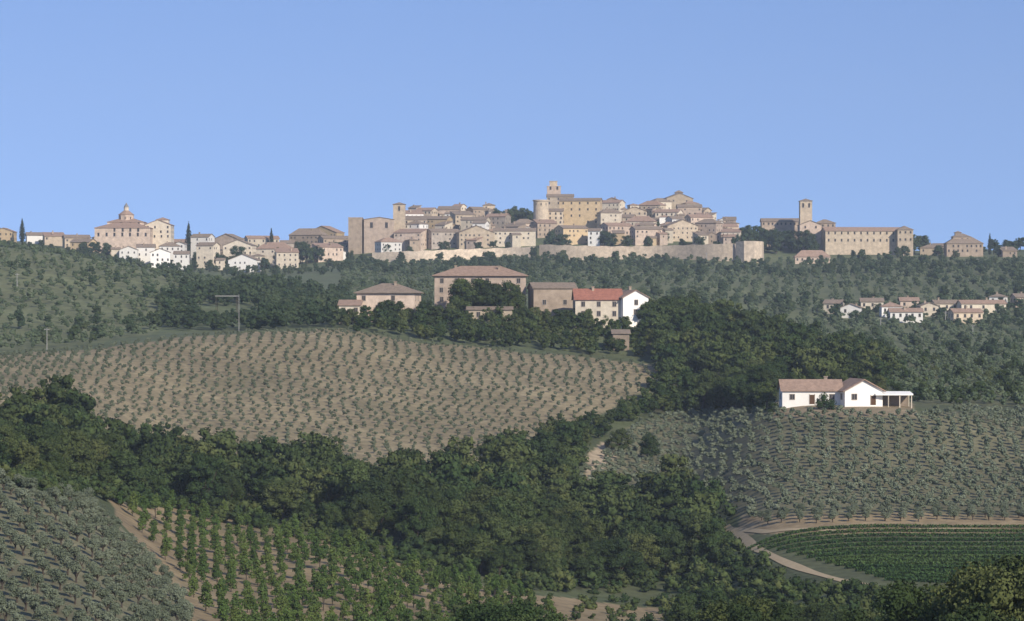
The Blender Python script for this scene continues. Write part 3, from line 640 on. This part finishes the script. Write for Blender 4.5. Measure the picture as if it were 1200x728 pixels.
f3=grid(900,1500,22,22,.3,.5,HILLH); k3=(np.sin(f3[0]*.04)+np.cos(f3[1]*.025))>-.1; stuff('hillside_trees','scattered dark trees over a grassy hill','trees','oak',M['oakhaze'],f3[0][k3],f3[1][k3],.3,.75)
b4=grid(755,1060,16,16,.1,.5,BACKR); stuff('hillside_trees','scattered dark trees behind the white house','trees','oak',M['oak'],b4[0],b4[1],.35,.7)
hm_=grid(1380,1600,14,14,.1,.5,[(950,360),(1215,355),(1215,392),(950,392)]); stuff('hillside_trees','dark trees around the hamlet houses','trees','oak',M['oakhaze'],hm_[0],hm_[1],.3,.6)
b1=grid(1800,1978,9,10,.1,.5,None); pxb,rb,_=rowof(*b1); kk=(pxb>-40)&(pxb<1240)&(rng.random(len(pxb))<.45)&((rb<1950)|(np.sin(pxb*.07)>.55)); stuff('hillside_trees','belt of dark trees below the town wall','trees','oak',M['oakhaze'],b1[0][kk],b1[1][kk],.3,.72)
# woods
wc=grid(530,745,6.4,6.4,.2,.45,WOODC,True); wf=grid(745,1020,6.6,6.6,.1,.45,WOODF,True); ft=grid(925,1000,6,6,.1,.4,FARMT,True); lc=grid(950,1420,9,9,.1,.4,LEFTC,True)
gw=grid(640,860,5.0,5.0,.1,.4,GAPW,True)
cd=[(math.hypot(x,y),x,y,1) for x,y in zip(*wc)]; cd.sort()
cf=[(math.hypot(x,y),x,y,2) for x,y in zip(*wf)]; cf.sort()
GW='trees of the valley wood'
inv=[c for c in cd if abs(c[1]/c[2])<.18]; sel=set(id(c) for c in inv[:140])
rest=[]
for c in cd:
    if id(c) in sel:
        s_=random.choice([random.uniform(.45,.7),random.uniform(.7,1.0),random.uniform(.95,1.3)])
        tree('oak',c[1],c[2],s_,'dark green broad oak in the valley wood',GW,sz=s_*random.uniform(.85,1.1))
    else: rest.append(c)
for c in cf[:25]: tree('oak',c[1],c[2],random.uniform(.7,1.15),'dark green oak at the edge of the ridge wood',GW)
rest+=cf[25:]
ra=np.array([(c[1],c[2]) for c in rest]); stuff('woodland','dense dark green broadleaf wood','wood','oak',M['oak'],ra[:,0],ra[:,1],.5,1.35,12)
stuff('woodland','dark trees climbing beside the ploughed field','wood','oak',M['oak'],gw[0],gw[1],.35,.75,12)
stuff('woodland','row of dark trees below the farmhouses','wood','oak',M['oak'],ft[0],ft[1],.42,.78,12)
pl,dl,_=rowof(*lc); hid=((pl>236)&(pl<306)&(dl>965)&(dl<1160))
stuff('woodland','dark clump of trees on the hill','wood','oak',M['oakhaze'],lc[0][~hid],lc[1][~hid],.55,1.05,12)
hid2=hid&(dl<1045); stuff('woodland','lower dark trees in front of the carport','wood','oak',M['oakhaze'],lc[0][hid2],lc[1][hid2],.6,.95,12)
# understorey along the wood edge
ue=grid(480,760,4.5,4.5,.3,.5,[(-60,575),(40,585),(120,590),(200,600),(300,620),(380,638),(460,660),(540,680),(600,692),(700,698),(850,690),(842,640),(700,600),(460,640),(300,600),(120,570),(-60,555)])
stuff('undergrowth','leafy bushes along the foot of the wood','bushes','bush',M['oak'],ue[0],ue[1],.5,1.1,8)
ug=grid(380,640,4.2,4.2,.3,.5,[(832,626),(850,640),(868,650),(895,666),(935,684),(980,694),(1040,702),(1080,706),(1080,790),(800,790),(780,720),(800,700),(850,690)])
stuff('undergrowth','dense bushes below the dirt track','bushes','bush',M['oak'],ug[0],ug[1],.4,1.0,8)
ub=grid(380,560,8.5,8.5,.3,.5,[(520,688),(600,698),(700,704),(790,704),(790,790),(480,790)])
stuff('undergrowth','scattered scrub on bare earth','bushes','bush',M['oak'],ub[0],ub[1],.3,.8,8)
# walnut orchard
o_=grid(360,640,4.7,6.6,.45,.08,ORCH)
oc=sorted([(math.hypot(x,y),x,y) for x,y in zip(*o_)]); oc=[c for c in oc if abs(c[1]/c[2])<.185 and rowof(np.array([c[1]]),np.array([c[2]]))[2][0]<765]
oc=oc[:332] if len(oc)<=332 else oc[-332:]
for c in oc:
    if random.random()<.1: continue
    tree('young',c[1],c[2],random.uniform(.6,.98),'bright green young walnut tree on bare earth','young walnut trees in rows')
for px_,vb_,s in [(440,379,.7),(452,378,.9),(464,379,.8),(500,380,.85),(512,381,.8),(612,384,.8),(626,384,.8),(640,385,.75),(655,384,.8),(668,383,.75),(678,384,.7),(690,386,.75),(705,384,.75),(718,384,.7),(738,383,.75),(745,380,.8),(752,379,.9),(400,380,.6),(412,380,.65),(480,380,.6),(760,378,.9),(530,381,.7),(548,382,.6)]:
    x,y=findpos(px_,vb_,930,985); tree('oak',x,y,s,'round dark oak beside the farmhouses','trees around the farmhouses')
for px_,d_,s,sz_ in [(536,990,1.5,1.45),(552,986,1.8,1.75),(570,985,1.85,1.8),(588,990,1.6,1.5),(602,994,1.2,1.2)]:
    x,y=P(px_,d_); tree('oak',x,y,s,'broad rounded oak in front of the long farmhouse','trees around the farmhouses',sz=sz_)
for px_,d_,s in [(785,1000,1.2),(808,1005,1.3),(832,1000,1.2),(850,990,1.1),(770,995,1.0),(880,975,1.0),(905,965,1.05),(935,955,1.0),(962,945,1.0),(1000,930,.9),(1020,915,.8),(820,960,1.2)]:
    x,y=P(px_,d_); tree('oak',x,y,s,'tall dark oak crowning the ridge wood',GW)
for px_,d_,s,kd in [(965,717,.95,'bush'),(972,716,.8,'bush'),(905,722,.8,'bush'),(1040,745,.7,'bush'),(898,735,.8,'oak'),(885,742,.9,'oak'),(930,752,.85,'oak'),(955,750,.8,'oak'),(985,756,.85,'oak'),(1010,754,.8,'oak'),(1050,752,.6,'oak'),(1030,755,.75,'oak'),(1075,770,.5,'oak'),(1130,800,.45,'oak'),(1160,790,.42,'oak'),(1118,820,.4,'oak'),(725,745,.7,'oak'),(760,740,.8,'oak')]:
    x,y=P(px_,d_); tree(kd,x,y,s,'leafy green shrub beside the white house' if kd=='bush' else 'small dark tree on the olive slope')
# town trees
for px_,vt,s,d_ in [(26,256,1.0,2080),(221,256,1.3,2060),(318,270,.7,2120),(1160,276,.8,2050),(505,268,.8,2100)]:
    x,y=P(px_,d_); z=h1(x,y); hh=(V0-vt)*K*y-z; sc=max(hh/13.3,.5); tree('cypress',x,y,min(sc*1.4,2.3),'tall narrow dark cypress among town houses','cypresses of the town',sz=sc)
for px_,d_ in [(585,2190),(600,2185),(612,2180),(622,2170),(648,2100),(655,2095)]:
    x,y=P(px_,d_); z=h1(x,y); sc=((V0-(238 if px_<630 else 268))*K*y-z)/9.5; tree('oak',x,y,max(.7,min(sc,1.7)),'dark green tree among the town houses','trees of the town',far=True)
for px_,vt,d_ in [(875,262,2060),(888,261,2065),(902,262,2060),(915,264,2055),(928,266,2050),(942,270,2035),(952,273,2035),(895,270,2040),(910,272,2035),(1072,273,2060),(1082,272,2070),(1060,285,2020),(1052,288,2010),(1000,292,2005),(1165,280,2060),(1180,277,2080),(1195,276,2090),(1205,275,2090),(1150,285,2040),(1188,282,2050),
  (98,280,1990),(112,281,1985),(125,283,1980),(60,285,1990),(80,287,1980),(258,294,1985),(265,298,1975),(352,283,2000),(360,286,1990),(330,290,1990),(345,296,1970),(452,283,2030),(645,268,2045),(660,272,2040),(708,268,2050),(715,270,2045),(760,276,2035),(800,278,2035),(862,274,2040),(480,285,2030),(595,283,2030),
  (130,300,1930),(165,306,1925),(195,308,1925),(228,304,1930),(245,302,1940),(290,312,1920),(310,300,1940),(385,300,1940),(410,294,1960),(425,296,1960),(520,282,2030),(560,282,2032),(735,274,2045),(780,272,2060),(820,274,2050),(840,280,2030),(470,294,1985),(515,293,1983),(570,293,1983),(625,289,1985),
  (10,281,1990),(35,283,1985),(48,281,2000),(238,284,2040),(280,286,2010),(305,284,2060),(372,286,2000),(395,284,2040),(1100,284,2020),(1120,292,2000),(1170,286,2030),(985,296,1980),(1030,296,1985)]:
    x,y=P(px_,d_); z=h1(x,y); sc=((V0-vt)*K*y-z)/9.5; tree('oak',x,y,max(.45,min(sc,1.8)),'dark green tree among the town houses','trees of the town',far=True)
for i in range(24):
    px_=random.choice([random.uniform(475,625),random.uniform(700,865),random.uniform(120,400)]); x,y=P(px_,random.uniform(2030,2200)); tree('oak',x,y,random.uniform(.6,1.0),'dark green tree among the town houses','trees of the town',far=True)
# trees close to the viewpoint
for px_,vt,d_,kd in [(1045,684,235,'large'),(1085,666,215,'large'),(1130,652,225,'large'),(1180,646,205,'large'),(1225,650,215,'large'),(1110,696,185,'large'),(1165,688,180,'large'),(1010,706,230,'large'),
   (860,700,260,'large'),(895,704,250,'large'),(832,708,265,'large'),(590,686,250,'large'),(620,700,240,'large'),(560,702,255,'large')]:
    x,y=P(px_,d_); z=h1(x,y); sc=((V0-vt)*K*y-z)/10.6; tree(kd,x,y,max(.4,min(sc,1.6)),'broad oak with dense sunlit green leaves','oaks near the viewpoint')
for px_,vt,d_ in [(500,714,400),(20,728,300),(905,704,420),(930,706,410),(960,708,400),(990,706,410),(800,694,450),(835,680,465),(870,690,450),(975,714,380),(1020,710,400)]:
    x,y=P(px_,d_); z=h1(x,y); sc=((V0-vt)*K*y-z)/9.3; tree('oak',x,y,max(.35,min(sc,1.1)),'round green oak at the foot of the valley','oaks near the viewpoint')
# vineyard rows
r_=np.random.default_rng(5)
for i in range(15):
    n=3800; t=(np.arange(n)+r_.uniform(0,1,n))/n; a=P(876+i*11.5,569-i*5.2); e=P(1290,577-i*6.4)
    x=a[0]+(e[0]-a[0])*t+r_.normal(0,.12,n); y=a[1]+(e[1]-a[1])*t+r_.normal(0,.2,n); z=H(x,y)+r_.uniform(.1,.65,n)
    p=np.stack([x,y,z],1); nn=r_.normal(size=(n,3)); nn/=np.linalg.norm(nn,axis=1)[:,None]; tt=np.cross(nn,r_.normal(size=(n,3))); tt/=np.linalg.norm(tt,axis=1)[:,None]; u=np.cross(nn,tt); s=r_.uniform(.10,.2,(n,1))
    p0=p[0].copy(); p=p-p0
    V=np.stack([p-tt*s-u*s*.6,p+tt*s-u*s*.6,p+tt*s+u*s*.6,p-tt*s+u*s*.6],1).reshape(-1,3)
    o=obj('vine_row',quadmesh('vine_row',V,np.arange(n*4).reshape(-1,4),[M['vine']]),p0); tag(o,'trained row of green grapevines','vines','vine rows of the vineyard')

# ------------------------------------------------------------------ light, sky, haze
EL=math.radians(31); AZ=math.radians(145)
s=Vector((math.sin(AZ)*math.cos(EL),math.cos(AZ)*math.cos(EL),math.sin(EL)))
sl=bpy.data.lights.new('sun','SUN'); sl.energy=4.9; sl.angle=math.radians(.5); sl.color=(1,.925,.80)
so=bpy.data.objects.new('sun',sl); so.rotation_euler=s.to_track_quat('Z','Y').to_euler(); COL.objects.link(so)
w=bpy.data.worlds.new('World'); scn.world=w; w.use_nodes=True; nt=w.node_tree; bg=nt.nodes['Background']
sk=N(nt,'ShaderNodeTexSky'); sk.sky_type='NISHITA'; sk.sun_disc=False; sk.sun_elevation=EL; sk.sun_rotation=AZ; sk.dust_density=.3; sk.ozone_density=3.0; sk.air_density=1.0
tc=N(nt,'ShaderNodeTexCoord'); va=N(nt,'ShaderNodeVectorMath',operation='ADD'); va.inputs[1].default_value=(0,0,.21); vn=N(nt,'ShaderNodeVectorMath',operation='NORMALIZE')
nt.links.new(tc.outputs['Generated'],va.inputs[0]); nt.links.new(va.outputs[0],vn.inputs[0]); nt.links.new(vn.outputs[0],sk.inputs['Vector'])
tm=N(nt,'ShaderNodeMix',data_type='RGBA',blend_type='MULTIPLY'); tm.inputs[0].default_value=1; tm.inputs[7].default_value=(0.93,0.92,1.08,1)
nt.links.new(sk.outputs[0],tm.inputs[6]); nt.links.new(tm.outputs[2],bg.inputs['Color']); bg.inputs['Strength'].default_value=.15
# thin aerial haze
v,f=box(-2500,2500,-200,2600,-90,200)
hm=bpy.data.materials.new('haze_air'); hm.use_nodes=True; nt=hm.node_tree; nt.nodes.remove(nt.nodes['Principled BSDF'])
vs=N(nt,'ShaderNodeVolumeScatter'); vs.inputs['Density'].default_value=.85e-4; vs.inputs['Color'].default_value=(.74,.86,1,1); nt.links.new(vs.outputs[0],nt.nodes['Material Output'].inputs['Volume'])
o=obj('haze',mesh('haze',v,f,[hm])); o['kind']='structure'; tag(o,'thin blue morning haze in the air','haze')

cam=bpy.data.cameras.new('camera'); cam.sensor_width=36; cam.lens=36/(1200*K); cam.clip_start=.5; cam.clip_end=30000
co=bpy.data.objects.new('camera',cam); co.location=(0,0,0); co.rotation_euler=(math.pi/2,0,0); COL.objects.link(co); scn.camera=co
print('BUILDINGS',nb,'OBJECTS',len(bpy.data.objects))
